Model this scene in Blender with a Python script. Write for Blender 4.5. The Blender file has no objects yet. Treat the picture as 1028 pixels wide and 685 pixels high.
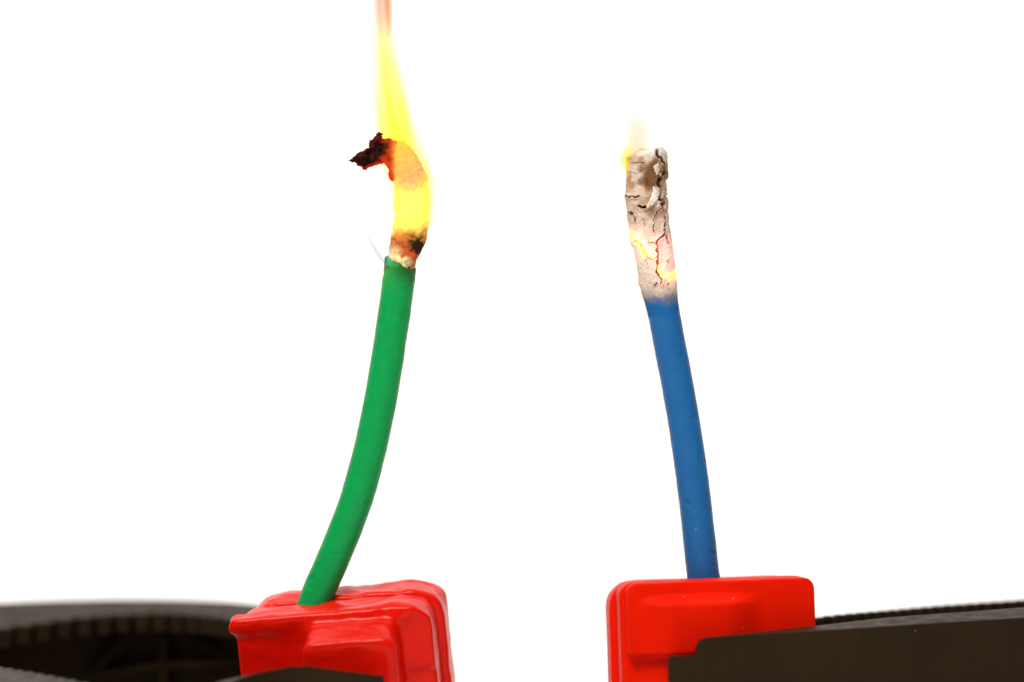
import bpy, bmesh, math
import numpy as np
from mathutils import Vector, Matrix

# ------------------------------------------------------------------ scene, camera, light
SC = bpy.context.scene
COL = SC.collection
MM = 0.001
DIST = 284.4            # mm from the lens to the plane of the two cables (y = 0)
TABLE = -49.0           # mm, height of the white table paper, camera axis is z = 0

cam_d = bpy.data.cameras.new('camera')
cam_d.lens = 100.0
cam_d.sensor_width = 36.0
cam_d.clip_start = 0.01
cam_d.clip_end = 20.0
cam_d.dof.use_dof = True
cam_d.dof.focus_distance = (DIST - 2.5) * MM
cam_d.dof.aperture_fstop = 11.0
cam = bpy.data.objects.new('camera', cam_d)
COL.objects.link(cam)
cam.location = (0, -DIST * MM, 0)
cam.rotation_euler = (math.radians(90), 0, 0)
SC.camera = cam

world = bpy.data.worlds.new('World')
SC.world = world
world.use_nodes = True
wb = world.node_tree.nodes['Background']
wb.inputs[0].default_value = (1.0, 0.99, 0.975, 1)
wb.inputs[1].default_value = 0.17


def area(name, loc, target, sx, sy, power, colour=(1, 0.97, 0.93)):
    d = bpy.data.lights.new(name, 'AREA')
    d.shape = 'RECTANGLE'
    d.size, d.size_y = sx * MM, sy * MM
    d.energy = power
    d.color = colour
    o = bpy.data.objects.new(name, d)
    COL.objects.link(o)
    o.location = Vector(loc) * MM
    o.rotation_euler = (Vector(target) - Vector(loc)).to_track_quat('-Z', 'Y').to_euler()
    return o


area('overhead_softbox', (0, 130, 480), (0, 300, 60), 800, 300, 1.32, (1, 0.985, 0.955))
area('front_softbox', (-130, -330, 450), (0, 0, -20), 260, 220, 3.5)

SC.view_settings.view_transform = 'Standard'
SC.view_settings.look = 'None'
SC.view_settings.exposure = 0.0
SC.view_settings.gamma = 1.0
SC.view_settings.use_curve_mapping = False
SC.cycles.use_denoising = True
SC.cycles.volume_step_rate = 0.16
SC.cycles.transparent_max_bounces = 32
SC.cycles.max_bounces = 10


# ------------------------------------------------------------------ helpers
def W(px, py, y=0.0):
    """point of the place (mm) that sits at photo pixel px, py when it lies y mm behind the cables"""
    s = (DIST + y) / DIST * 102.4 / 1028.0
    return np.array([(px - 514.0) * s, y, (342.5 - py) * s])


def thing(name, label, cat, base_mm, group=None):
    o = bpy.data.objects.new(name, None)
    COL.objects.link(o)
    o.empty_display_size = 0.005
    o.location = Vector([float(v) for v in base_mm]) * MM
    o['label'] = label
    o['category'] = cat
    if group:
        o['group'] = group
    return o


def root_offset(parent):
    v = Vector((0, 0, 0))
    p = parent
    while p is not None:
        v = v + p.location
        p = p.parent
    return v


def link(name, me, mat, parent=None, smooth=True):
    """me is in mm of the place; becomes metres relative to the parent"""
    off = root_offset(parent)
    n = len(me.vertices)
    co = np.empty(n * 3)
    me.vertices.foreach_get('co', co)
    co = co.reshape(-1, 3) * MM - np.array(off)
    me.vertices.foreach_set('co', co.ravel())
    me.update()
    if smooth:
        me.polygons.foreach_set('use_smooth', np.ones(len(me.polygons), dtype=bool))
    o = bpy.data.objects.new(name, me)
    COL.objects.link(o)
    if parent is not None:
        o.parent = parent
    if mat is not None:
        me.materials.clear()
        me.materials.append(mat)
    return o


def mesh(name, verts, faces):
    me = bpy.data.meshes.new(name)
    me.from_pydata([tuple(map(float, v)) for v in verts], [], faces)
    me.update()
    return me


def fix_normals(me):
    bm = bmesh.new()
    bm.from_mesh(me)
    bmesh.ops.recalc_face_normals(bm, faces=bm.faces)
    bm.to_mesh(me)
    bm.free()
    return me


def bake(me, mods):
    """apply modifiers to a mesh (in mm) and return the result"""
    o = bpy.data.objects.new('tmp', me)
    COL.objects.link(o)
    for kind, kw in mods:
        m = o.modifiers.new(kind, kind)
        for k, v in kw.items():
            setattr(m, k, v)
    dg = bpy.context.evaluated_depsgraph_get()
    out = bpy.data.meshes.new_from_object(o.evaluated_get(dg))
    bpy.data.objects.remove(o)
    return out


def _h(ix, iy, iz, seed):
    n = (ix * 374761393 + iy * 668265263 + iz * 1274126177 + seed * 974711) & 0xffffffff
    n = ((n ^ (n >> 13)) * 1274126177) & 0xffffffff
    n = n ^ (n >> 16)
    return (n & 0xffff) / 65535.0


def vnoise(p, seed=0):
    p = np.asarray(p, float)
    f = np.floor(p)
    i = f.astype(np.int64)
    t = p - f
    t = t * t * (3 - 2 * t)
    r = 0
    for dx in (0, 1):
        for dy in (0, 1):
            for dz in (0, 1):
                w = (t[:, 0] if dx else 1 - t[:, 0]) * (t[:, 1] if dy else 1 - t[:, 1]) * (t[:, 2] if dz else 1 - t[:, 2])
                r = r + w * _h(i[:, 0] + dx, i[:, 1] + dy, i[:, 2] + dz, seed)
    return r


def fbm(p, octaves=4, seed=0):
    p = np.asarray(p, float)
    a, s, n = 0.5, 0.0, 0.0
    for k in range(octaves):
        s = s + a * vnoise(p * (2.03 ** k) + 17.3 * k, seed + k)
        n += a
        a *= 0.5
    return s / n          # about 0..1


def smooth(a, b, x):
    t = np.clip((x - a) / (b - a), 0, 1)
    return t * t * (3 - 2 * t)


def seg_dist(P, line):
    """distance of 2-D points to a polyline"""
    d = np.full(len(P), 1e9)
    for (a, b) in zip(line[:-1], line[1:]):
        a = np.array(a, float)
        b = np.array(b, float)
        ab = b - a
        t = np.clip(((P - a) @ ab) / max(ab @ ab, 1e-9), 0, 1)
        d = np.minimum(d, np.linalg.norm(P - (a + t[:, None] * ab), axis=1))
    return d


def spline(keys, n):
    """Catmull-Rom through keys (any columns), evenly by key index arc length"""
    K = np.array(keys, float)
    d = np.r_[0, np.cumsum(np.linalg.norm(np.diff(K[:, :3], axis=0), axis=1))]
    t = np.linspace(0, d[-1], n)
    out = np.empty((n, K.shape[1]))
    m = np.gradient(K, d, axis=0)
    idx = np.clip(np.searchsorted(d, t, 'right') - 1, 0, len(d) - 2)
    h = d[idx + 1] - d[idx]
    u = ((t - d[idx]) / h)[:, None]
    h = h[:, None]
    out = ((2 * u**3 - 3 * u**2 + 1) * K[idx] + (u**3 - 2 * u**2 + u) * h * m[idx]
           + (-2 * u**3 + 3 * u**2) * K[idx + 1] + (u**3 - u**2) * h * m[idx + 1])
    return out


def tube(keys, n, sides, start_round=0, end_round=6, flat=1.0, end_r=0.35):
    """keys: x, y, z, radius in mm. Returns centre rings verts grid, faces, (theta, row) and frame"""
    S = spline(keys, n)
    C, R = S[:, :3], S[:, 3].copy()
    T = np.gradient(C, axis=0)
    T /= np.linalg.norm(T, axis=1)[:, None]
    side = np.cross(T, [0, -1.0, 0])            # picture-right for a rising tube
    side /= np.linalg.norm(side, axis=1)[:, None]
    side = np.where(side[:, :1] < 0, -side, side)
    front = np.cross(side, T)
    front = np.where(front[:, 1:2] > 0, -front, front)   # towards the camera
    th = np.linspace(0, 2 * np.pi, sides, endpoint=False)
    V = (C[:, None, :] + R[:, None, None] * (np.sin(th)[None, :, None] * side[:, None, :]
         + flat * np.cos(th)[None, :, None] * front[:, None, :]))
    N = (np.sin(th)[None, :, None] * side[:, None, :] + np.cos(th)[None, :, None] * front[:, None, :])
    rows = [V[i] for i in range(n)]
    nrm = [N[i] for i in range(n)]
    # rounded end
    for k in range(1, end_round + 1):
        a = k / (end_round + 0.5) * np.pi / 2
        c = C[-1] + T[-1] * R[-1] * end_r * math.sin(a)
        rr = math.cos(a)
        rows.append(c + (V[-1] - C[-1]) * rr)
        nn = N[-1] * rr + T[-1] * math.sin(a)
        nrm.append(nn / np.linalg.norm(nn, axis=1)[:, None])
    m = len(rows)
    verts = np.concatenate(rows)
    normals = np.concatenate(nrm)
    faces = []
    for i in range(m - 1):
        for j in range(sides):
            k = (j + 1) % sides
            faces.append((i * sides + j, i * sides + k, (i + 1) * sides + k, (i + 1) * sides + j))
    faces.append(tuple(range(sides))[::-1])
    faces.append(tuple((m - 1) * sides + j for j in range(sides)))
    theta = np.tile(th, m)
    return verts, normals, faces, theta


def set_color(me, name, rgb):
    at = me.attributes.new(name, 'FLOAT_COLOR', 'POINT')
    a = np.ones((len(me.vertices), 4))
    a[:, :3] = rgb
    at.data.foreach_set('color', a.ravel())


def srgb(r, g, b):
    return np.array([((c / 255.0 + 0.055) / 1.055) ** 2.4 if c > 10 else c / 255.0 / 12.92 for c in (r, g, b)])


def mixc(base, col, f):
    return base * (1 - f[:, None]) + np.asarray(col)[None, :] * f[:, None]


# ------------------------------------------------------------------ materials
def new_mat(name):
    m = bpy.data.materials.new(name)
    m.use_nodes = True
    nt = m.node_tree
    return m, nt, nt.nodes, nt.links, nt.nodes['Principled BSDF']


def plastic(name, colour, rough, spec=0.4, grain=0.25, scale=900.0, bump=0.15, speck=None, bump_dist=0.00008, var=0.12):
    m, nt, N, L, p = new_mat(name)
    tc = N.new('ShaderNodeTexCoord')
    n1 = N.new('ShaderNodeTexNoise')
    n1.inputs['Scale'].default_value = scale
    n1.inputs['Detail'].default_value = 5
    L.new(tc.outputs['Object'], n1.inputs['Vector'])
    n2 = N.new('ShaderNodeTexNoise')
    n2.inputs['Scale'].default_value = scale * 0.13
    n2.inputs['Detail'].default_value = 4
    L.new(tc.outputs['Object'], n2.inputs['Vector'])
    ramp = N.new('ShaderNodeMapRange')
    ramp.inputs[1].default_value = 0.3
    ramp.inputs[2].default_value = 0.7
    ramp.inputs[3].default_value = 1 - var
    ramp.inputs[4].default_value = 1 + var
    L.new(n2.outputs[0], ramp.inputs[0])
    mul = N.new('ShaderNodeVectorMath')
    mul.operation = 'SCALE'
    mul.inputs[0].default_value = colour
    L.new(ramp.outputs[0], mul.inputs['Scale'])
    col_out = mul.outputs[0]
    if speck is not None:
        n3 = N.new('ShaderNodeTexNoise')
        n3.inputs['Scale'].default_value = speck[1]
        n3.inputs['Detail'].default_value = 1
        L.new(tc.outputs['Object'], n3.inputs['Vector'])
        r3 = N.new('ShaderNodeMapRange')
        r3.inputs[1].default_value = speck[2]
        r3.inputs[2].default_value = speck[2] + 0.03
        L.new(n3.outputs[0], r3.inputs[0])
        mx = N.new('ShaderNodeMix')
        mx.data_type = 'RGBA'
        L.new(r3.outputs[0], mx.inputs[0])
        L.new(col_out, mx.inputs[6])
        mx.inputs[7].default_value = (*speck[0], 1)
        col_out = mx.outputs[2]
    L.new(col_out, p.inputs['Base Color'])
    rr = N.new('ShaderNodeMapRange')
    rr.inputs[1].default_value = 0.3
    rr.inputs[2].default_value = 0.7
    rr.inputs[3].default_value = rough - grain * 0.5
    rr.inputs[4].default_value = rough + grain * 0.5
    L.new(n1.outputs[0], rr.inputs[0])
    L.new(rr.outputs[0], p.inputs['Roughness'])
    p.inputs['Specular IOR Level'].default_value = spec
    b = N.new('ShaderNodeBump')
    b.inputs['Strength'].default_value = bump
    b.inputs['Distance'].default_value = bump_dist
    L.new(n1.outputs[0], b.inputs['Height'])
    L.new(b.outputs[0], p.inputs['Normal'])
    return m


M_PAPER, _, _, _, _p = new_mat('white_paper')
_p.inputs['Base Color'].default_value = (0.9, 0.89, 0.87, 1)
_p.inputs['Roughness'].default_value = 0.9
_p.inputs['Specular IOR Level'].default_value = 0.1

M_RED_MELT = plastic('red_rubber_shiny', (0.68, 0.0050, 0.0002), 0.42, 0.12, 0.14, 900, 0.5, var=0.06, bump_dist=0.00012)
_p = M_RED_MELT.node_tree.nodes['Principled BSDF']
_p.inputs['Coat Weight'].default_value = 0.28
_p.inputs['Coat Roughness'].default_value = 0.16
_p.inputs['Coat IOR'].default_value = 1.4
M_RED = plastic('red_rubber_matt', (0.72, 0.0085, 0.0004), 0.50, 0.10, 0.14, 900, 0.3,
                speck=((0.9, 0.35, 0.25), 1900.0, 0.79), var=0.07)
M_BLACK = plastic('black_plastic', (0.016, 0.0090, 0.0035), 0.55, 0.16, 0.2, 700, 0.35,
                  speck=((0.09, 0.06, 0.035), 1500.0, 0.80), var=0.25)
M_BLACK.node_tree.nodes['Principled BSDF'].inputs['Specular Tint'].default_value = (1.0, 0.76, 0.52, 1)
for _m in (M_RED, M_RED_MELT):
    _m.node_tree.nodes['Principled BSDF'].inputs['Specular Tint'].default_value = (1.0, 0.45, 0.25, 1)


def attr_mat(name, rough, spec=0.25, bump=0.4, scale=2500.0, bump_dist=0.00006, glow=0.0, var=0.1):
    """colour of the burnt stuff and the glow of embers and painted flame light come from the modelled mesh itself"""
    m, nt, N, L, p = new_mat(name)
    tc = N.new('ShaderNodeTexCoord')
    a = N.new('ShaderNodeAttribute')
    a.attribute_name = 'tint'
    n1 = N.new('ShaderNodeTexNoise')
    n1.inputs['Scale'].default_value = scale
    n1.inputs['Detail'].default_value = 6
    L.new(tc.outputs['Object'], n1.inputs['Vector'])
    r = N.new('ShaderNodeMapRange')
    r.inputs[1].default_value = 0.3
    r.inputs[2].default_value = 0.7
    r.inputs[3].default_value = 1 - var
    r.inputs[4].default_value = 1 + var
    L.new(n1.outputs[0], r.inputs[0])
    s = N.new('ShaderNodeVectorMath')
    s.operation = 'SCALE'
    L.new(a.outputs['Color'], s.inputs[0])
    L.new(r.outputs[0], s.inputs['Scale'])
    L.new(s.outputs[0], p.inputs['Base Color'])
    p.inputs['Roughness'].default_value = rough
    p.inputs['Specular IOR Level'].default_value = spec
    b = N.new('ShaderNodeBump')
    b.inputs['Strength'].default_value = bump
    b.inputs['Distance'].default_value = bump_dist
    L.new(n1.outputs[0], b.inputs['Height'])
    L.new(b.outputs[0], p.inputs['Normal'])
    if glow:
        g = N.new('ShaderNodeAttribute')
        g.attribute_name = 'ember_flame_glow'
        L.new(g.outputs['Color'], p.inputs['Emission Color'])
        p.inputs['Emission Strength'].default_value = glow
    return m


M_CABLE = attr_mat('cable_insulation', 0.40, 0.20, 0.25, 900.0, 0.00005, 0, 0.05)
M_ASH = attr_mat('burnt_insulation', 0.95, 0.08, 0.5, 3500.0, 0.00008, 1.0, 0.12)

# ------------------------------------------------------------------ backdrop (white paper sweep)
prof = [(-900, TABLE), (40, TABLE)]
for k in range(1, 17):
    a = k / 16 * math.pi / 2
    prof.append((40 + 260 * math.sin(a), TABLE + 260 * (1 - math.cos(a))))
prof.append((300, 900))
vv, ff = [], []
for (y, z) in prof:
    vv += [(-900, y, z), (900, y, z)]
for i in range(len(prof) - 1):
    ff.append((2 * i, 2 * i + 1, 2 * i + 3, 2 * i + 2))
bd = link('backdrop', mesh('backdrop', vv, ff), M_PAPER)
bd['kind'] = 'structure'


# ------------------------------------------------------------------ spring clamps
def rbox(x0, x1, y0, y1, z0, z1, r):
    """slab whose outline in x-z has rounded top corners"""
    pts = []
    for (cx, cz, a0) in ((x1 - r, z1 - r, 0), (x0 + r, z1 - r, 90)):
        for k in range(7):
            a = math.radians(a0 + 15 * k)
            pts.append((cx + r * math.cos(a), cz + r * math.sin(a)))
    pts += [(x0, z0), (x1, z0)]
    n = len(pts)
    V = [(x, y0, z) for x, z in pts] + [(x, y1, z) for x, z in pts]
    F = [tuple(range(n)), tuple(range(2 * n - 1, n - 1, -1))]
    for i in range(n):
        j = (i + 1) % n
        F.append((i, i + n, j + n, j))
    return V, F


def join(parts):
    V, F = [], []
    for v, f in parts:
        o = len(V)
        V += list(v)
        F += [tuple(i + o for i in q) for q in f]
    return V, F


PAD_H = 24.0


def pad_mesh(M, mirror, rear, noise_amp, lip=0.0, voxel=0.22, soft=6, melt=False):
    """rubber jaw pad: slab, raised face plate, thick boss that the arm plugs into. local +x = tip of the jaw"""
    r = 2.6 if rear else (2.1 if melt else 1.5)
    tipx = 0.0 if melt else 0.6
    L2 = 9.75 if melt else 9.6
    P = [rbox(-L2, L2 + (0.45 if rear and not melt else 0), -4.6, (0.9 if melt and not rear else 0.3), -PAD_H, 0.0, r),
         rbox(-L2 + 0.1, L2 - tipx, -6.0 if not melt else -5.1, -3.0, -6.5 if lip else -7.2, -0.15, 1.9 if melt else 1.0)]
    if lip:
        bv, bf = rbox(-2.8, 6.4, -9.6, -3.5, -PAD_H + 1, -0.45, 1.2)
        bv = [(x, y, z - 1.5 * smooth(-4.5, -9.6, y) if z > -6 else z) for x, y, z in bv]
        P.append((bv, bf))
        P.append(rbox(-L2 - lip, L2 - 1.2, -5.4, -2.5, -1.5, 0.12, 0.7))
    me = mesh('pad', *join(P))
    fix_normals(me)
    me = bake(me, [('REMESH', dict(mode='VOXEL', voxel_size=voxel)), ('SMOOTH', dict(factor=0.5, iterations=soft))])
    n = len(me.vertices)
    co = np.empty(n * 3)
    me.vertices.foreach_get('co', co)
    co = co.reshape(-1, 3)
    nr = np.empty(n * 3)
    me.vertices.foreach_get('normal', nr)
    nr = nr.reshape(-1, 3)
    if not lip:      # boss that swells softly out of the face plate
        bump = smooth(-4.6, -0.6, co[:, 0]) * smooth(8.6, 4.4, co[:, 0]) * smooth(-1.3, -2.5, co[:, 2]) * smooth(-3.6, -4.4, co[:, 1])
        co[:, 1] -= 1.4 * bump
    top = smooth(-5.0, 0.0, co[:, 2])
    amp = noise_amp * (0.25 + 0.75 * top)
    d = (fbm(co * [0.35, 0.5, 0.5], 2, 5) - 0.5) * 2.0 + 0.16 * (fbm(co * [1.1, 1.8, 1.8], 3, 9) - 0.5) * 2
    co = co + nr * (amp * d)[:, None]
    if rear:
        co[:, 1] *= -1
    if mirror:
        co[:, 0] *= -1
    me.vertices.foreach_set('co', co.ravel())
    if rear != mirror:
        me.flip_normals()
    me.transform(M)
    return me


def channel(stations, inner, width, wall=1.6, flange=2.2, slope=0.0, zbot=None, closed=False, straight=False):
    """arm of a clamp: a C-channel swept along stations (x, y, ztop[, width]) with its open side towards `inner`"""
    S = np.array([s[:3] for s in stations], float)
    wd = np.array([s[3] if len(s) > 3 else width for s in stations], float)
    sls = [s[4] if len(s) > 4 else slope for s in stations]
    T = np.gradient(S[:, :2], axis=0)
    T /= np.linalg.norm(T, axis=1)[:, None] + 1e-9
    Nn = np.stack([-T[:, 1], T[:, 0]], 1)
    Nn = np.where((Nn[:, 1:2] * inner) < 0, -Nn, Nn)
    if straight:
        Nn = np.tile([0.0, float(inner)], (len(S), 1))
    V, F = [], []
    zb = (TABLE + 0.2) if zbot is None else zbot
    m = 8
    for i in range(len(S)):
        x, y, zt = S[i]
        w = wd[i]
        sl = sls[i] * w
        prof = [(0, zb), (0, zt), (w, zt - sl), (w, zt - sl - flange), (wall, zt - flange - sl * 0.3),
                (wall, zb + flange), (w, zb + flange), (w, zb)]
        if closed:
            prof = [(0, zb), (0, zt - 0.25), (0.25, zt), (w - 0.25, zt - sl), (w, zt - sl - 0.25), (w, zb + 0.3),
                    (w - 0.01, zb + 0.1), (w - 0.02, zb)]
        for (n, z) in prof:
            V.append((x + Nn[i, 0] * n, y + Nn[i, 1] * n, z))
    for i in range(len(S) - 1):
        for j in range(m):
            k = (j + 1) % m
            F.append((i * m + j, i * m + k, (i + 1) * m + k, (i + 1) * m + j))
    F.append(tuple(range(m))[::-1])
    F.append(tuple((len(S) - 1) * m + j for j in range(m)))
    me = mesh('arm', V, F)
    fix_normals(me)
    me = bake(me, [('BEVEL', dict(width=0.35, segments=2, limit_method='ANGLE', angle_limit=math.radians(50)))])
    return me, S, Nn, wd


def teeth(path, Nn, wd, start, stop, pitch, half, tip, out, ztop_off, tall, parent):
    """rack of small teeth along the inner edge of an arm, each a piece of its own"""
    arc = np.r_[0, np.cumsum(np.linalg.norm(np.diff(path[:, :2], axis=0), axis=1))]
    pos = start
    stop = arc[-1] - stop if stop < 20 else stop
    while pos < stop:
        c = np.array([np.interp(pos, arc, path[:, k]) for k in range(3)])
        n = np.array([np.interp(pos, arc, Nn[:, k]) for k in range(2)])
        n /= np.linalg.norm(n)
        w = float(np.interp(pos, arc, wd))
        t = np.array([n[1], -n[0]])
        b = c[:2] + n * (w - 0.8)
        zt = c[2] + ztop_off * w - 0.05
        V = []
        for zz in (zt - tall, zt):
            for (a, d) in ((-half, 0), (half, 0), (tip, out), (-tip, out)):
                q = b + t * a + n * d
                V.append((q[0], q[1], zz))
        F = [(0, 1, 2, 3), (4, 5, 6, 7), (0, 1, 5, 4), (1, 2, 6, 5), (2, 3, 7, 6), (3, 0, 4, 7)]
        link('tooth', fix_normals(mesh('tooth', V, F)), M_BLACK, parent, smooth=False)
        pos += pitch


def bar(a, b, w, h):
    """square bar between two points (mm)"""
    a, b = Vector(a), Vector(b)
    d = (b - a).normalized()
    u = d.cross(Vector((0, 1, 0))).normalized()
    v = d.cross(u).normalized()
    V = []
    for p in (a, b):
        for (i, j) in ((-1, -1), (1, -1), (1, 1), (-1, 1)):
            V.append(tuple(p + u * (i * w / 2) + v * (j * h / 2)))
    F = [(0, 1, 2, 3), (7, 6, 5, 4), (0, 4, 5, 1), (1, 5, 6, 2), (2, 6, 7, 3), (3, 7, 4, 0)]
    return fix_normals(mesh('bar', V, F))


# ---- left clamp, lying on its side, jaws to the right
lbase = (W(150, 685)[0], 0, TABLE)
left = thing('spring_clamp', 'black spring clamp with melted shiny red jaw pads gripping the green cable', 'clamp', lbase,
             'clamps holding the cables upright')
ML = (Matrix.Translation(Vector(W(338.5, 602.3, 0))) @ Matrix.Rotation(math.radians(-3.5), 4, 'Z')
      @ Matrix.Rotation(math.radians(-5.0), 4, 'Y') @ Matrix.Rotation(math.radians(8.0), 4, 'X'))
link('jaw_pad', pad_mesh(ML, False, False, 0.36, lip=0.6, soft=40, melt=True), M_RED_MELT, left)['label'] = 'front red jaw pad with thick boss and melted top edge'
link('jaw_pad', pad_mesh(ML @ Matrix.Translation((0.85, 0, 0.35)), False, True, 0.40, soft=32, melt=True), M_RED_MELT, left)['label'] = 'rear red jaw pad with rounded corner'


def st(px, py, y, w=None):
    p = W(px, py, y)
    return (p[0], y, p[2]) if w is None else (p[0], y, p[2], w)


# rear arm: outer top edge stations
rear_keys = [(-180, 622, 10, 654), (-120, 613, 20, 649), (-60, 608, 28, 643), (0, 605, 33, 634.5), (45, 603, 36, 627), (86, 602, 37, 620.5), (126, 601.5, 37.5, 616.8),
             (165, 601.7, 37, 615), (205, 602.8, 35, 617), (240, 604.8, 31, 621), (290, 612, 20, 628), (330, 618, 10, 634)]
def width_for(px, py, y, py_in, slope):
    """flange width (mm) whose inner edge reaches the measured height py_in"""
    z = W(px, py, y)[2]
    lo, hi = 0.5, 40.0
    for _ in range(40):
        w = (lo + hi) / 2
        q = 342.5 - (z - slope * w) * DIST / (DIST + y - w) * 1028 / 102.4
        lo, hi = (w, hi) if q < py_in else (lo, w)
    return w


K = np.array([(*W(a, b, y), width_for(a, b, y, q, 0.145)) for a, b, y, q in rear_keys])
SR = spline(K, 40)
me, S, Nn, wd = channel([(r[0], r[1], r[2], r[3]) for r in SR], -1, 8, slope=0.145, flange=0.7, straight=True)
rear = link('arm', me, M_BLACK, left, smooth=False)
rear['label'] = 'rear black arm with toothed inner edge'
teeth(SR, Nn, wd, 4.0, 6.0, 2.05, 0.70, 0.66, 1.7, -0.145, 1.9, rear)
# stiffening ribs on the inside of the rear arm
for (a, b) in (((92, 678), (132, 636)), ((165, 640), (165, 720)), ((90, 679), (160, 667)), ((160, 667), (250, 664)), ((190, 636), (246, 672))):
    pa, pb = W(a[0], a[1], 34.5), W(b[0], b[1], 34.5 if b[0] < 200 else 30)
    link('rib', bar(pa, pb, 0.55, 2.2), M_BLACK, rear, smooth=False)

# front arm: bows towards the camera
front_keys = [(-180, 655, 0, 7), (-120, 667, -7, 7), (-60, 678, -16, 7.5), (0, 690, -24, 7.5), (60, 705, -31, 7.5), (130, 722, -36, 7), (175, 718, -34, 7),
              (205, 703, -26, 5), (238, 682, -20, 3.2), (268, 673.5, -17, 3), (300, 668.4, -15.5, 3), (336, 672.5, -14.5, 3), (386, 678.5, -13.5, 3)]
K = np.array([(*W(a, b, y), w) for a, b, y, w in front_keys])
SF = spline(K, 48)
me, S, Nn, wd = channel([(r[0], r[1], r[2], r[3], 0.22 * float(smooth(-36, -29, r[0]))) for r in SF], 1, 8)
fr = link('arm', me, M_BLACK, left, smooth=False)
fr['label'] = 'front black arm bowed towards the viewer'
teeth(SF, Nn, wd, 6.0, 42.0, 1.9, 0.6, 0.5, 1.6, 0.0, 2.1, fr)

# ---- right clamp, jaws to the left
rbase = (W(880, 685)[0], 0, TABLE)
right = thing('spring_clamp', 'black spring clamp with smooth matt red jaw pads gripping the blue cable', 'clamp', rbase,
              'clamps holding the cables upright')
MR = (Matrix.Translation(Vector(W(713, 580.5, 0))) @ Matrix.Rotation(math.radians(3.0), 4, 'Z')
      @ Matrix.Rotation(math.radians(-1.7), 4, 'Y') @ Matrix.Rotation(math.radians(-4.0), 4, 'X'))
link('jaw_pad', pad_mesh(MR, True, False, 0.05, soft=3), M_RED, right)['label'] = 'front red jaw pad with stepped face plate'
link('jaw_pad', pad_mesh(MR @ Matrix.Translation((-0.2, 0, 0)), True, True, 0.06, soft=3), M_RED, right)['label'] = 'rear red jaw pad edge'

def arm_from(keys, inner, n, **kw):
    K = [(*W(k[0], k[1], k[2]), *k[3:]) for k in keys]
    return channel([tuple(r) for r in K], inner, 8, **kw)

YF = -12.5
fk = [(x, y, YF, 3.2, 0.2) for x, y in ((672, 659), (686, 658.4), (699.4, 657.8), (699.8, 648), (701, 644.2), (703.5, 641.6), (707, 640.2))]
for k in range(1, 16):
    u = k / 15
    px = 707 + u * (1130 - 707)
    fk.append((px, 640.2 - 26.5 * u, YF + 6.0 * u, 3.2 + 2.6 * u, 0.12 - 0.20 * min(1, u * 2.2)))
me, S, Nn, wd = arm_from(fk, 1, 20, slope=-0.085)
rf = link('arm', me, M_BLACK, right, smooth=False)
rf['label'] = 'front black arm with notched end'
rk = [(760, 627, 10, 6), (815, 620.5, 14, 6), (860, 616.6, 17, 6), (920, 611.5, 20, 6), (980, 607.5, 22, 6), (1028, 604.5, 23, 6), (1080, 601, 22, 6), (1130, 598, 18, 6)]
K = np.array([(*W(a, b, y), w) for a, b, y, w in rk])
SB = spline(K, 30)
me, S, Nn, wd = channel([tuple(r) for r in SB], -1, 6, slope=-0.15)
rr_ = link('arm', me, M_BLACK, right, smooth=False)
rr_['label'] = 'rear black arm with toothed inner edge'
teeth(SB, Nn, wd, 5.0, 2.0, 1.5, 0.45, 0.35, 1.4, 0.15, 2.4, rr_)


# ------------------------------------------------------------------ cables
def to_px(v):
    """photo pixel of points (mm) for the side that faces the lens"""
    s = DIST / (DIST + v[:, 1]) * 1028.0 / 102.4
    return np.stack([514.0 + v[:, 0] * s, 342.5 - v[:, 2] * s], 1)


def cable_keys(pts):
    return [(*W(x, y, 0), r * 102.4 / 1028.0) for x, y, r in pts]


# ---- green cable
gbase = W(288, 640, 0)
green = thing('electric_cable', 'green cable burning at its charred top end, held by the left clamp', 'cable', gbase,
              'cables standing in the clamps')
gk = cable_keys([(287, 690, 16.6), (300.5, 645, 16.6), (318.5, 598, 16.6), (338.0, 553, 16.6), (357.5, 502, 16.5), (370.5, 455, 16.5),
                 (381.0, 407, 16.4), (390.5, 350, 16.3), (397.5, 302, 16.2), (401.0, 276, 15.9), (402.2, 267, 15.5)])
V, N, F, TH = tube(gk, 420, 56, end_round=5, end_r=0.22)
px = to_px(V)
wob = (fbm(V * 0.5, 3, 3) - 0.5) * 0.07 + (fbm(V * 2.4, 2, 4) - 0.5) * 0.035 - 0.10 * smooth(0.72, 0.82, fbm(V * [1.6, 1.6, 0.8], 2, 45))
end = smooth(292, 264, px[:, 1])
rim = smooth(272, 264, px[:, 1])
V2 = V + N * (wob + end * (fbm(V * 1.5, 3, 8) - 0.45) * 0.35)[:, None]
V2[:, 2] += rim * ((px[:, 0] - 402) * -0.020 + (fbm(V * 1.6, 3, 31) - 0.5) * 1.4)
c = np.tile(np.array([0.0, 0.315, 0.068]), (len(V), 1))
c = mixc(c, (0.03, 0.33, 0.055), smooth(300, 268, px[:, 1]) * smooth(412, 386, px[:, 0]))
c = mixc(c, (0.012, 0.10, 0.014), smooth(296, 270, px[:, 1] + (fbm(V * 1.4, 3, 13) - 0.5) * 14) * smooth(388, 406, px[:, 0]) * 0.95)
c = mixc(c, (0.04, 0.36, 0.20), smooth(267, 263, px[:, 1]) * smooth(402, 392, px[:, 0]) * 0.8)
c = mixc(c, (0.07, 0.055, 0.012), smooth(276, 267, px[:, 1]) * smooth(0.42, 0.62, fbm(V * 1.8, 4, 12)) * 0.9)
nick = smooth(0.70, 0.76, fbm(V * 2.2, 2, 44)) * 0.5
c = mixc(c, (0.02, 0.16, 0.05), nick * 0.6)
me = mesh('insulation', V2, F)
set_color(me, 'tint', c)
link('insulation', me, M_CABLE, green)

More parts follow.
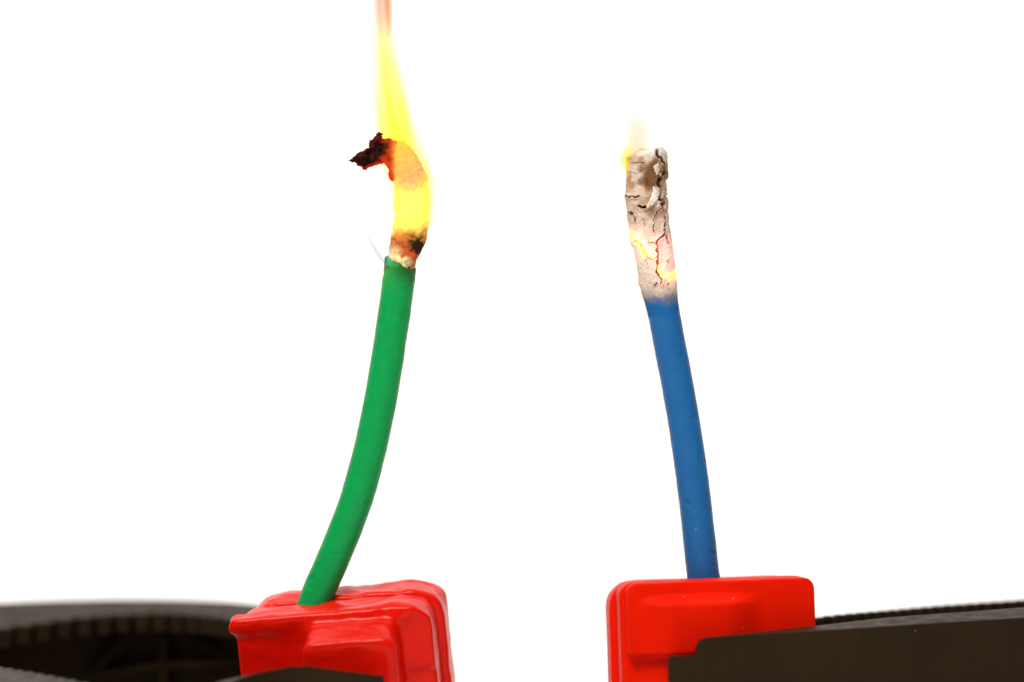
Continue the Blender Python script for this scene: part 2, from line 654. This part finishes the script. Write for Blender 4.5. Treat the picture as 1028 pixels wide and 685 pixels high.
# burning end of the green cable
bk = cable_keys([(402.0, 272, 14.4), (403.2, 262, 14.7), (405, 255, 15.2), (408.5, 245, 16.2), (412.5, 231, 17.2), (414, 212, 17.6), (413.5, 195, 17.4), (411.3, 180, 16.8),
                 (409.3, 170, 14.4), (406.3, 160, 11.3), (403.3, 151, 8.2), (400.5, 144.5, 5.0)])
V, N, F, TH = tube(bk, 300, 120, end_round=6, flat=0.8)
px = to_px(V)
lump = (fbm(V * 0.8, 4, 21) - 0.5)
fine = (fbm(V * 3.5, 3, 22) - 0.5)
V2 = V + N * (lump * 0.55 + fine * 0.22)[:, None]
c = np.tile(srgb(205, 145, 105), (len(V), 1))
g = np.zeros((len(V), 3))
yy, xx = px[:, 1], px[:, 0]
nz = fbm(V * 1.6, 4, 40)
nf = fbm(V * 4.0, 3, 41)
tanz = smooth(1.5, 0.45, np.sqrt(((xx - 411) / 24.0) ** 2 + ((yy - 166) / 28.0) ** 2) + (nz - 0.5) * 0.3)  # char seen through flame: its tan light is painted into tint and glow
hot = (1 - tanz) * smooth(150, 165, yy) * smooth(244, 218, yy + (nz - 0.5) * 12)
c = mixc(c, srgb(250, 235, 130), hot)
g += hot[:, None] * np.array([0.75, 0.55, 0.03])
mid = smooth(218, 242, yy + (nz - .5) * 16)
c = mixc(c, srgb(190, 95, 50), mid)
cream = smooth(247, 262, yy + (402 - xx) * 0.75 + (nz - 0.5) * 14)
c = mixc(c, srgb(245, 225, 165), cream)
c = mixc(c, srgb(95, 70, 30), smooth(258, 268, yy + (nf - 0.5) * 12) * smooth(0.35, 0.6, nz) * 0.85)
char = np.exp(-(((xx - 419) / 13.0) ** 2 + ((yy - 246) / 10.0) ** 2)) + (nz - 0.5) * 0.9
char = smooth(0.2, 0.75, char + (nf - 0.5) * 0.7) * smooth(264, 254, yy)
c = mixc(c, srgb(48, 34, 20), char)
red = np.exp(-(((xx - 410) / 10.0) ** 2 + ((yy - 256) / 5.0) ** 2))
redm = smooth(0.42, 0.75, red * 0.7 + (nf - 0.5) * 1.4 + 0.1)
c = mixc(c, srgb(150, 50, 20), redm)
g += (redm * 0.8)[:, None] * np.array([0.5, 0.09, 0.01])
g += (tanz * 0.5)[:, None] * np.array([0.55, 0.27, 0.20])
me = mesh('charred_end', V2, F)
set_color(me, 'tint', c)
set_color(me, 'ember_flame_glow', g)
link('charred_end', me, M_ASH, green)['label'] = 'charred and glowing burnt end inside the flame'

# dark curled flap of charred insulation
flap = [(351.8, 162), (355.5, 158), (359.7, 154), (364, 152.5), (367, 149.2), (366.6, 151), (370.5, 149), (371.2, 143), (374.5, 140.6), (377.5, 137.2), (380.2, 134.2),
        (384.0, 134.4), (385.4, 138.4), (388, 139.8), (394, 139.4), (398, 140.5), (401, 150), (401, 170), (397, 181), (392.4, 182),
        (389.2, 176.5), (390.6, 171), (388.0, 166.6), (386, 165.4), (384.2, 167.3), (379.4, 166.4), (374, 168.6), (367.6, 171.2), (361, 167.4)]
bm = bmesh.new()
step = 0.5
poly = np.array(flap)


def inside(pt):
    x, y = pt
    r = False
    j = len(poly) - 1
    for i in range(len(poly)):
        if (poly[i, 1] > y) != (poly[j, 1] > y) and x < (poly[j, 0] - poly[i, 0]) * (y - poly[i, 1]) / (poly[j, 1] - poly[i, 1]) + poly[i, 0]:
            r = not r
        j = i
    return r


gx = np.arange(350, 430, step)
gy = np.arange(132, 190, step)
jp = np.stack([np.repeat(gx, len(gy)) * 0.35, np.tile(gy, len(gx)) * 0.35, np.zeros(len(gx) * len(gy))], 1)
jx = ((fbm(jp, 4, 66) - 0.5) * 5.0).reshape(len(gx), len(gy))
jy = ((fbm(jp + 31, 4, 67) - 0.5) * 5.0).reshape(len(gx), len(gy))
grid = {}
for i, x in enumerate(gx):
    for j, y in enumerate(gy):
        if inside((x + jx[i, j], y + jy[i, j])):
            grid[(i, j)] = (x, y)
cells = [(i, j) for (i, j) in grid if (i + 1, j) in grid and (i, j + 1) in grid and (i + 1, j + 1) in grid]
used = {}
P2 = []
for (i, j) in cells:
    for q in ((i, j), (i + 1, j), (i + 1, j + 1), (i, j + 1)):
        if q not in used:
            used[q] = len(P2)
            P2.append(grid[q])
P2 = np.array(P2)
P3 = np.stack([P2[:, 0] * 0.12, P2[:, 1] * 0.12, np.zeros(len(P2))], 1)
d_edge = seg_dist(P2, list(map(tuple, flap)) + [flap[0]])
depth = 1.5 * smooth(385, 397, P2[:, 0]) - 0.6 + (fbm(P3 * 0.9, 4, 60) - 0.5) * 2.2 + (fbm(P3 * 3, 3, 61) - 0.5) * 0.7
thick = 0.30 * smooth(0, 2.2, d_edge) + 0.06 + 0.15 * (fbm(P3 * 3.0, 3, 62) - 0.3)
A = np.array([W(x, y, 0) for x, y in P2])
Vt = np.concatenate([A + np.stack([0 * depth, depth - 1.2 - thick, 0 * depth], 1), A + np.stack([0 * depth, depth - 1.2 + thick, 0 * depth], 1)])
n = len(P2)
F = []
edges = {}
for (i, j) in cells:
    q = [used[(i, j)], used[(i + 1, j)], used[(i + 1, j + 1)], used[(i, j + 1)]]
    F.append(tuple(q))
    F.append(tuple(k + n for k in q[::-1]))
    for a, b in zip(q, q[1:] + q[:1]):
        edges[(a, b)] = edges.get((a, b), 0) + 1
for (a, b) in list(edges):
    if (b, a) not in edges:
        F.append((b, a, a + n, b + n))
cc = np.tile(srgb(72, 20, 10), (n, 1))
nzf = fbm(P3 * 1.4, 4, 63)
warm = smooth(378, 395, P2[:, 0] + (nzf - 0.5) * 20)
low = smooth(4.5, 0.5, d_edge) * smooth(152, 166, P2[:, 1]) * smooth(360, 372, P2[:, 0])
ember_lit = np.clip(warm + low * 0.9, 0, 1)  # margins lit through by embers, painted as redder tint and glow
cc = mixc(cc, srgb(150, 40, 14), ember_lit)
cc = mixc(cc, srgb(30, 13, 7), smooth(0.45, 0.62, fbm(P3 * 2.2, 4, 64)) * (1 - ember_lit) * 0.9)
gl = np.clip(warm * 0.85 + low * 0.75, 0, 1)[:, None] ** 1.5 * np.array([0.42, 0.020, 0.0]) * (0.5 + nzf[:, None])
me = mesh('charred_flap', Vt, F)
fix_normals(me)
set_color(me, 'tint', np.concatenate([cc, cc]))
set_color(me, 'ember_flame_glow', np.concatenate([gl, gl]))
M_CHAR = attr_mat('charred_plastic', 0.7, 0.08, 0.5, 3000.0, 0.00008, 1.0, 0.15)
link('charred_flap', me, M_CHAR, green)['label'] = 'dark red curled flap of charred insulation sticking out to the left'

# ---- blue cable
bbase = W(714, 640, 0)
blue = thing('electric_cable', 'blue cable with a cracked white ash end still glowing, held by the right clamp', 'cable', bbase,
             'cables standing in the clamps')
kk = cable_keys([(724, 690, 16.4), (716, 640, 16.4), (706.5, 581, 16.4), (698.5, 510, 16.2), (689.5, 443, 16.1), (686.0, 420, 16.0), (677.5, 373, 16.0),
                 (668.0, 324, 16.1), (666.2, 314, 16.1)])
V, N, F, TH = tube(kk, 420, 56, end_round=0)
px = to_px(V)
wob = (fbm(V * 0.5, 3, 73) - 0.5) * 0.06 + (fbm(V * 2.4, 2, 74) - 0.5) * 0.035 - 0.10 * smooth(0.72, 0.82, fbm(V * [1.6, 1.6, 0.8], 2, 75))
V2 = V + N * (wob * smooth(314, 324, px[:, 1]))[:, None]
BLUE = np.array([0.011, 0.120, 0.335])
c = np.tile(BLUE, (len(V), 1))
c = mixc(c, BLUE * 0.45, smooth(0.86, 0.90, fbm(V * 2.4, 2, 77)) * 0.5)
c = mixc(c, (0.20, 0.32, 0.5), smooth(0.84, 0.88, fbm(V * 3.1, 2, 79)) * 0.4)
me = mesh('insulation', V2, F)
set_color(me, 'tint', c)
link('insulation', me, M_CABLE, blue)

# ash shell with its cracks modelled into the surface
ak = cable_keys([(666.5, 315.5, 16.1), (664.6, 306, 16.5), (662.9, 297, 17.3), (659.7, 275, 19.0), (656.0, 250, 19.8), (650.8, 225, 20.2), (648.6, 200, 20.2), (648.2, 175, 20.0), (648.3, 157, 19.6)])
V, N, F, TH = tube(ak, 560, 300, end_round=12, end_r=0.36)
px = to_px(V)
front = np.cos(TH) > -0.05
pxm = px.copy()
pxm[:, 0] = np.where(front, px[:, 0], 2 * 652 - px[:, 0])
pxm += np.stack([(fbm(V * 3.0, 3, 90) - 0.5) * 4.5, (fbm(V * 3.0 + 9, 3, 91) - 0.5) * 4.5], 1)
cracks = [  # polyline (photo px), half width px, depth mm
    ([(659.5, 155), (662.8, 158.6), (666, 163), (665.4, 168), (664.8, 174.4), (661.5, 179), (660.2, 183.6), (662.2, 189), (662.8, 194), (661.5, 199), (665.5, 203), (664, 208)], 1.75, 0.6),
    ([(640.6, 207), (644, 208.6), (648.5, 208.4)], 1.2, 0.35),  # crack whose dark tint also paints the flake's shadow
    ([(629, 197), (636, 197.6), (642.4, 197.4)], 0.75, 0.3),
    ([(633, 213), (636.3, 219), (638, 226)], 0.8, 0.3),
    ([(664, 208), (659, 212), (656.6, 221.5), (656.4, 233)], 0.55, 0.2),
    ([(664, 208), (667.5, 216), (666.6, 225), (667, 232), (668.7, 241), (670.6, 245)], 0.95, 0.35),
    ([(667, 234), (662.5, 239), (659, 242.5), (659.6, 249.5), (661.7, 255), (661.3, 260), (660, 265), (658.7, 273), (661.7, 277.6), (664.6, 281), (664, 284.6)], 0.95, 0.35),
    ([(633.6, 243.4), (639, 241.7), (645, 247.8), (647.6, 254.8), (651, 259), (655.5, 261), (661.7, 256.5)], 0.7, 0.28),
    ([(649.4, 260), (650.3, 267)], 0.6, 0.2), ([(651, 242.5), (658, 245)], 0.55, 0.15), ([(657.5, 286.5), (659.5, 284)], 0.8, 0.2),
    ([(645, 218), (647, 226)], 0.4, 0.12), ([(672, 258), (669, 268)], 0.45, 0.15), ([(671, 284), (670, 288)], 0.6, 0.15),
    ([(633, 164), (641, 163.2), (646, 164.5)], 0.35, 0.1), ([(632, 172), (638, 174.5)], 0.35, 0.1),
]
crack = np.zeros(len(V))
dep = np.zeros(len(V))
liph = np.zeros(len(V))
for line, hw, dp in cracks:
    d = seg_dist(pxm, line)
    k = smooth(hw * 1.25, hw * 0.45, d)
    crack = np.maximum(crack, k * min(1.0, 0.35 + dp * 1.9))
    dep = np.maximum(dep, k * dp)
    liph = np.maximum(liph, np.exp(-((d - hw * 1.9) / (hw * 1.5)) ** 2) * dp * 0.42)
lump = (fbm(V * 0.55, 4, 95) - 0.5)
fine = (fbm(V * 3.2, 4, 96) - 0.5)
topw = smooth(308, 288, px[:, 1])
topedge = smooth(162, 152, px[:, 1])
V2 = V + N * (topw * (lump * 0.42 + fine * 0.13 + liph + topedge * (fbm(V * 1.1, 3, 99) - 0.45) * 0.3) - dep * 1.1)[:, None]
V2[:, 2] += topedge * ((px[:, 0] - 650) * 0.018 + (fbm(V * 0.9, 3, 98) - 0.5) * 0.3)
yy, xx = px[:, 1], np.where(front, px[:, 0], 2 * 652 - px[:, 0])
nz = fbm(V * 1.1, 5, 100)
nf = fbm(V * 3.0, 4, 101)
c = np.tile(srgb(228, 209, 192), (len(V), 1))
c = mixc(c, srgb(186, 148, 120), (0.45 + 0.65 * smooth(0.35, 0.65, nz)) * smooth(250, 205, yy))
c = mixc(c, srgb(236, 226, 214), smooth(0.50, 0.75, nf) * 0.35)
brown = np.exp(-(((xx - 654) / 13.0) ** 2 + ((yy - 176) / 17.0) ** 2)) + (nz - 0.5) * 1.1
c = mixc(c, srgb(106, 68, 34), smooth(0.22, 0.85, brown) * 0.9)
brown2 = np.exp(-(((xx - 646) / 9.0) ** 2 + ((yy - 183) / 6.0) ** 2)) + (nf - 0.5) * 0.9
c = mixc(c, srgb(92, 58, 28), smooth(0.38, 0.85, brown2) * 0.8)
brown3 = np.exp(-(((xx - 650) / 8.0) ** 2 + ((yy - 210) / 6.0) ** 2)) + (nf - 0.5) * 0.6
c = mixc(c, srgb(150, 112, 82), smooth(0.4, 0.9, brown3) * 0.6)
c = mixc(c, srgb(218, 210, 202), smooth(160, 152, yy + (nz - .5) * 8) * smooth(634, 642, xx))
c = mixc(c, srgb(205, 185, 165), smooth(270, 288, yy) * 0.6)
c = mixc(c, srgb(132, 122, 128), smooth(286, 304, yy + (nz - 0.5) * 14))
c = mixc(c, BLUE, smooth(294, 310, yy + (nz - 0.5) * 12))
c = mixc(c, srgb(36, 18, 10), crack)
hotzone = np.exp(-(((xx - 654) / 22.0) ** 2 + ((yy - 252) / 26.0) ** 2))
c = mixc(c, srgb(120, 14, 8), crack * smooth(0.3, 0.7, hotzone) * 0.8)
g = np.zeros((len(V), 3))
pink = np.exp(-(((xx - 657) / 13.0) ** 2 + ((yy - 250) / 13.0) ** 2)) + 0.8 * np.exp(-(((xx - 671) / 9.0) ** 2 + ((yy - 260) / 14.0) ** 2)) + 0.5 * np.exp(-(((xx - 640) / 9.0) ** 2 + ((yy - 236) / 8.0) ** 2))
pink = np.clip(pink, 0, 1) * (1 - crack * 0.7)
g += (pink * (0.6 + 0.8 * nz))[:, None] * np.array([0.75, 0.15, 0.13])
e1 = seg_dist(pxm, [(630, 234), (636, 239.5), (641, 246.5), (647, 250.5), (650, 256), (657, 259.5)])
e2 = seg_dist(pxm, [(662.8, 269), (665, 275), (671, 278), (678, 274.5)])
em = np.maximum(smooth(4.0, 0.0, e1 + (nf - 0.5) * 7 + (nz - 0.5) * 9), smooth(4.8, 0.0, e2 + (nf - 0.5) * 7 + (nz - 0.5) * 9))
emc = em * (1 - 0.85 * crack)
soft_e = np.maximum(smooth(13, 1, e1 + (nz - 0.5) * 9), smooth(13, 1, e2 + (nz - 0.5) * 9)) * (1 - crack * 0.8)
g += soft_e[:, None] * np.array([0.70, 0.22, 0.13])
g += emc[:, None] * np.array([1.2, 0.85, 0.02])
c = mixc(c, srgb(225, 190, 40), np.clip(em * (1 - crack), 0, 1) * 0.97)
g += (crack * smooth(0.35, 0.8, hotzone))[:, None] * np.array([0.20, 0.004, 0.0])
me = mesh('ash_shell', V2, F)
set_color(me, 'tint', c)
set_color(me, 'ember_flame_glow', g)
link('ash_shell', me, M_ASH, blue)['label'] = 'cracked pale ash shell with glowing yellow embers'


def flake(poly, lift, seed, tint, tilt):
    """peeling plate of ash, outline in photo px, standing proud of the shell"""
    Pm = np.array(poly, float)
    c0 = Pm.mean(0)
    rings = []
    m = 64
    # resample outline
    d = np.r_[0, np.cumsum(np.linalg.norm(np.diff(np.r_[Pm, Pm[:1]], axis=0), axis=1))]
    t = np.linspace(0, d[-1], m, endpoint=False)
    ox = np.interp(t, d, np.r_[Pm[:, 0], Pm[0, 0]])
    oy = np.interp(t, d, np.r_[Pm[:, 1], Pm[0, 1]])
    jag = (fbm(np.stack([ox * 0.5, oy * 0.5, 0 * ox + seed], 1), 3, seed + 50) - 0.5) * 3.2
    ox = ox + jag
    oy = oy + np.roll(jag, 9)
    V, F = [], []
    fr = [0.0, 0.35, 0.65, 0.85, 1.0]
    back = []
    for s in (-1, 1):
        for f in fr[1:]:
            for k in range(m):
                x = c0[0] + (ox[k] - c0[0]) * f
                y = c0[1] + (oy[k] - c0[1]) * f
                ax = np.interp(y, [150, 175, 200, 225, 250], [648.3, 648.2, 648.6, 650.8, 656])
                u = np.clip((x - ax) / 20.6, -0.97, 0.97)
                yb = -math.sqrt(1 - u * u) * 2.03
                th = 0.16 * (1 - 0.75 * f ** 2)
                nzv = (float(fbm(np.array([[x * .16, y * .16, seed]]), 3, seed)[0]) - 0.5) * 0.35
                yv = yb - lift - tilt * (y - c0[1]) * 0.1 + nzv + s * th
                V.append(W(x, y, yv))
    half = m * (len(fr) - 1)
    for s in range(2):
        o = s * half
        for r in range(len(fr) - 2):
            for k in range(m):
                k2 = (k + 1) % m
                F.append((o + r * m + k, o + r * m + k2, o + (r + 1) * m + k2, o + (r + 1) * m + k))
        F.append(tuple(o + k for k in range(m)))
    for k in range(m):
        k2 = (k + 1) % m
        a = (len(fr) - 2) * m
        F.append((a + k, a + k2, half + a + k2, half + a + k))
    me = fix_normals(mesh('ash_flake', V, F))
    V = np.array(V)
    cc = np.tile(tint, (len(V), 1))
    cc = mixc(cc, srgb(190, 165, 140), smooth(0.45, 0.7, fbm(V * 2, 3, seed)) * 0.5)
    set_color(me, 'tint', cc)
    set_color(me, 'ember_flame_glow', np.zeros((len(V), 3)))
    link('ash_flake', me, M_ASH, blue)


flake([(656.5, 187), (659.8, 186.2), (662.4, 189.5), (662.6, 196), (660, 201), (655.5, 205), (650.5, 209.3), (648.2, 208.6), (649.5, 205.5), (653.0, 200), (655.0, 194)], 0.30, 3, srgb(238, 228, 216), 0.25)
flake([(655.5, 167.5), (658.2, 165), (660.5, 163.2), (662.6, 164.4), (663.6, 168), (664.2, 173), (662.8, 177.8), (660.2, 177), (657.6, 173.6), (656.8, 170.5)], 0.10, 5, srgb(222, 202, 180), 0.1)
flake([(661, 150.5), (666, 152), (669.2, 157), (668.8, 164), (666.6, 162), (664.2, 157.5), (661.2, 155)], 0.22, 7, srgb(232, 216, 202), 0.0)


# ------------------------------------------------------------------ flames (glowing gas as volumes)
def curve_node(N, L, fac, pts):
    """pts: (0..1, 0..1)"""
    fc = N.new('ShaderNodeFloatCurve')
    cu = fc.mapping.curves[0]
    for k, (a, b) in enumerate(pts):
        if k == 0:
            cu.points[0].location = (a, b)
        elif k == len(pts) - 1:
            cu.points[1 if len(cu.points) == 2 else -1].location = (a, b)
        else:
            cu.points.new(a, b)
    fc.mapping.use_clip = False
    fc.mapping.update()
    L.new(fac, fc.inputs['Value'])
    return fc.outputs[0]


def math_(N, L, op, a, b=None, clamp=False):
    m = N.new('ShaderNodeMath')
    m.operation = op
    m.use_clamp = clamp
    for k, v in enumerate((a, b)):
        if v is None:
            continue
        if isinstance(v, (int, float)):
            m.inputs[k].default_value = v
        else:
            L.new(v, m.inputs[k])
    return m.outputs[0]


def flame(name, prof, ramp_abs, ramp_emi, density, emit, flat, soft, dens_curve, parent, wisp=0.35, grow=1.6, y0=0.0, halo=0.0, label=None, shell=None, streak=0.0, edge=0.0):
    """prof: (px, py, half width px) bottom to top. Hull = swept tube; shader = soft core round the flame's axis"""
    base = np.array(W(prof[0][0], prof[0][1], y0))
    top = np.array(W(prof[-1][0], prof[-1][1], y0))
    H = top[2] - base[2]
    kk = [(*W(x, y, y0), r * 102.4 / 1028.0 * grow) for x, y, r in prof]
    V, Nn, F, TH = tube(kk, 60, 32, end_round=5, flat=flat, end_r=0.5)
    me = fix_normals(mesh(name, V, F))
    m = bpy.data.materials.new(name + '_gas')
    m.use_nodes = True
    nt = m.node_tree
    N, L = nt.nodes, nt.links
    N.clear()
    out = N.new('ShaderNodeOutputMaterial')
    tc = N.new('ShaderNodeTexCoord')
    sc = N.new('ShaderNodeVectorMath')
    sc.operation = 'SCALE'
    sc.inputs['Scale'].default_value = 1000.0
    L.new(tc.outputs['Object'], sc.inputs[0])
    # object space origin is the parent; shift to the flame's base
    sh = N.new('ShaderNodeVectorMath')
    sh.operation = 'SUBTRACT'
    off = root_offset(parent) / MM
    sh.inputs[1].default_value = tuple(base - np.array(off))
    L.new(sc.outputs[0], sh.inputs[0])
    sep = N.new('ShaderNodeSeparateXYZ')
    L.new(sh.outputs[0], sep.inputs[0])
    t = math_(N, L, 'DIVIDE', sep.outputs[2], float(H))
    Pp = np.array([(*W(x, y, y0), r * 102.4 / 1028.0) for x, y, r in prof])
    tt = (Pp[:, 2] - base[2]) / H
    ax = Pp[:, 0] - base[0]
    amin, amax = ax.min() - 0.1, ax.max() + 0.1
    rmax = Pp[:, 3].max()
    axn = curve_node(N, L, t, [(float(a), float((b - amin) / (amax - amin))) for a, b in zip(tt, ax)])
    axv = math_(N, L, 'ADD', math_(N, L, 'MULTIPLY', axn, float(amax - amin)), float(amin))
    rn = math_(N, L, 'MULTIPLY', curve_node(N, L, t, [(float(a), float(b / rmax)) for a, b in zip(tt, Pp[:, 3])]), float(rmax))
    u = math_(N, L, 'SUBTRACT', sep.outputs[0], axv)
    # wispy streaks that run up the flame
    mp = N.new('ShaderNodeMapping')
    mp.inputs['Scale'].default_value = (0.55, 0.55, 0.10)
    L.new(sh.outputs[0], mp.inputs[0])
    no = N.new('ShaderNodeTexNoise')
    no.inputs['Scale'].default_value = 1.0
    no.inputs['Detail'].default_value = 2
    L.new(mp.outputs[0], no.inputs['Vector'])
    w = math_(N, L, 'MULTIPLY', math_(N, L, 'SUBTRACT', no.outputs[0], 0.5), wisp)
    yq = math_(N, L, 'DIVIDE', sep.outputs[1], float(flat))
    r = math_(N, L, 'DIVIDE', math_(N, L, 'SQRT', math_(N, L, 'ADD', math_(N, L, 'MULTIPLY', u, u), math_(N, L, 'MULTIPLY', yq, yq))), rn)
    r = math_(N, L, 'ADD', r, w)
    mr = N.new('ShaderNodeMapRange')
    mr.interpolation_type = 'SMOOTHSTEP'
    mr.inputs[1].default_value = 1.0 + soft * 0.4
    mr.inputs[2].default_value = 1.0 - soft
    L.new(r, mr.inputs[0])
    core = mr.outputs[0]
    if shell:
        m2 = N.new('ShaderNodeMapRange')
        m2.interpolation_type = 'SMOOTHSTEP'
        m2.inputs[1].default_value = shell
        m2.inputs[2].default_value = 1.0
        L.new(r, m2.inputs[0])
        core = math_(N, L, 'MULTIPLY', core, m2.outputs[0])
    dz = curve_node(N, L, t, dens_curve)
    mp2 = N.new('ShaderNodeMapping')
    mp2.inputs['Scale'].default_value = (1.1, 1.1, 0.07)
    mp2.inputs['Location'].default_value = (3.7, 1.3, 0.2)
    sk = N.new('ShaderNodeCombineXYZ')
    L.new(u, sk.inputs[0])
    L.new(sep.outputs[1], sk.inputs[1])
    L.new(sep.outputs[2], sk.inputs[2])
    L.new(sk.outputs[0], mp2.inputs[0])
    n2 = N.new('ShaderNodeTexNoise')
    n2.inputs['Scale'].default_value = 1.0
    n2.inputs['Detail'].default_value = 2
    L.new(mp2.outputs[0], n2.inputs['Vector'])
    st_ = N.new('ShaderNodeMapRange')
    st_.inputs[1].default_value = 0.32
    st_.inputs[2].default_value = 0.68
    st_.inputs[3].default_value = 1.0 - streak
    st_.inputs[4].default_value = 1.0 + streak
    L.new(n2.outputs[0], st_.inputs[0])
    core = math_(N, L, 'MULTIPLY', core, st_.outputs[0])
    d = math_(N, L, 'MULTIPLY', core, dz)
    if halo:  # soft glow round the flame, put in as faintly tinted gas
        m3 = N.new('ShaderNodeMapRange')
        m3.interpolation_type = 'SMOOTHSTEP'
        m3.inputs[1].default_value = grow * 0.98
        m3.inputs[2].default_value = 0.6
        m3.inputs[4].default_value = halo
        L.new(r, m3.inputs[0])
        hal = math_(N, L, 'MULTIPLY', m3.outputs[0], curve_node(N, L, t, [(0, 0), (0.08, 0.8), (0.5, 1), (0.9, 1), (1, 0.0)]))
        d2 = math_(N, L, 'ADD', d, hal)
    else:
        d2 = d

    def ramp(stops):
        rp = N.new('ShaderNodeValToRGB')
        e = rp.color_ramp.elements
        for k, (p, col) in enumerate(stops):
            q = e[k] if k < 2 else e.new(p)
            q.position = p
            q.color = (*col, 1)
        L.new(t, rp.inputs[0])
        return rp.outputs[0]
    va = N.new('ShaderNodeVolumeAbsorption')
    L.new(ramp(ramp_abs), va.inputs['Color'])
    L.new(math_(N, L, 'MULTIPLY', d2, density * 1000.0), va.inputs['Density'])
    em = N.new('ShaderNodeEmission')
    L.new(ramp(ramp_emi), em.inputs['Color'])
    L.new(math_(N, L, 'MULTIPLY', d, emit * 1000.0), em.inputs['Strength'])
    ad = N.new('ShaderNodeAddShader')
    L.new(va.outputs[0], ad.inputs[0])
    L.new(em.outputs[0], ad.inputs[1])
    last = ad.outputs[0]
    if edge:         # orange right hand side of the cooler tip
        e1_ = N.new('ShaderNodeMapRange')
        e1_.interpolation_type = 'SMOOTHSTEP'
        e1_.inputs[1].default_value = 0.05
        e1_.inputs[2].default_value = 0.6
        L.new(math_(N, L, 'DIVIDE', u, rn), e1_.inputs[0])
        e2_ = N.new('ShaderNodeMapRange')
        e2_.interpolation_type = 'SMOOTHSTEP'
        e2_.inputs[1].default_value = 0.74
        e2_.inputs[2].default_value = 0.92
        L.new(t, e2_.inputs[0])
        va2 = N.new('ShaderNodeVolumeAbsorption')
        va2.inputs['Color'].default_value = (1.0, 0.62, 0.38, 1)
        L.new(math_(N, L, 'MULTIPLY', math_(N, L, 'MULTIPLY', mr.outputs[0], e1_.outputs[0]), math_(N, L, 'MULTIPLY', e2_.outputs[0], edge * 1000.0)), va2.inputs['Density'])
        ad2 = N.new('ShaderNodeAddShader')
        L.new(last, ad2.inputs[0])
        L.new(va2.outputs[0], ad2.inputs[1])
        last = ad2.outputs[0]
    L.new(last, out.inputs['Volume'])
    o = link(name, me, m, parent)
    if label:
        o['label'] = label
    return o


tf = thing('flame', 'tall yellow flame rising from the burning green cable, orange at its tip', 'flame', W(404, 258, 0))
flame('flame_body', [(404, 262, 15), (411, 240, 17.5), (416, 215, 19.5), (415.5, 190, 20.5), (411, 175, 22), (402, 150, 21.5), (397.5, 130, 20), (392.5, 100, 17), (388, 62, 13), (385.5, 40, 11.5), (384.3, 20, 10.5), (383.5, -25, 9.5)],
      [(0, (1, 0.98, 0.5)), (0.12, (1.0, 0.985, 0.06)), (0.70, (1.0, 0.985, 0.12)), (0.78, (1.0, 0.86, 0.40)), (0.87, (0.995, 0.60, 0.42)), (1.0, (0.985, 0.50, 0.40))],
      [(0, (1, 0.6, 0.2)), (0.12, (1.0, 0.72, 0.03)), (0.3, (1.0, 0.58, 0.26)), (0.5, (1, 0.6, 0.1)), (0.75, (0.3, 0.1, 0.03)), (1.0, (0.05, 0.01, 0.0))],
      0.95, 0.25, 0.95, 0.55, [(0, 0.0), (0.08, 0.15), (0.16, 1.0), (0.45, 0.85), (0.6, 0.7), (0.72, 0.75), (0.8, 0.85), (1.0, 1.0)], tf, wisp=0.6, grow=2.1, streak=0.65, edge=1.3, halo=0.045)
flame('flame_lobe', [(396, 266, 8), (385, 250, 10), (380, 232, 13), (379, 210, 14), (382, 190, 13), (387, 176, 8)],
      [(0, (0.3, 0.55, 0.75)), (0.3, (0.75, 0.72, 0.8)), (0.5, (1, 0.9, 0.75)), (1.0, (1, 0.97, 0.6))],
      [(0, (0.3, 0.7, 1.0)), (1.0, (1, 0.8, 0.5))],
      9.0, 0.0, 1.0, 0.10, [(0, 1.0), (0.15, 0.9), (0.3, 0.5), (0.5, 0.16), (1.0, 0.14)], tf, wisp=0.12, grow=1.3, shell=0.90)

sf = thing('flame', 'faint small flame fading above the ash end of the blue cable', 'flame', W(640, 152, 0))
flame('flame_body', [(640, 160, 15), (640, 150, 15), (640, 138, 14.5), (640.5, 126, 13.5), (641, 113, 9)],
      [(0, (1, 0.82, 0.6)), (0.5, (1, 0.80, 0.62)), (1.0, (1, 0.78, 0.7))], [(0, (1, 0.6, 0.2)), (1, (1, 0.6, 0.3))],
      0.8, 0.0, 0.9, 0.75, [(0, 1.0), (0.4, 0.8), (0.8, 0.6), (1.0, 0.2)], sf, wisp=0.3, grow=1.4)
flame('flame_tongue', [(634, 180, 3.5), (631, 170, 5.5), (629, 161, 6.3), (631, 152, 5.5), (635, 146, 3)],
      [(0, (1, 0.97, 0.2)), (0.5, (1.0, 0.97, 0.1)), (1.0, (1, 0.95, 0.4))], [(0, (1, 0.7, 0.05)), (1, (1, 0.7, 0.1))],
      1.7, 0.4, 1.0, 0.8, [(0, 0.5), (0.3, 1.0), (0.7, 1.0), (1.0, 0.4)], sf, wisp=1.6, grow=1.4, y0=-0.6)
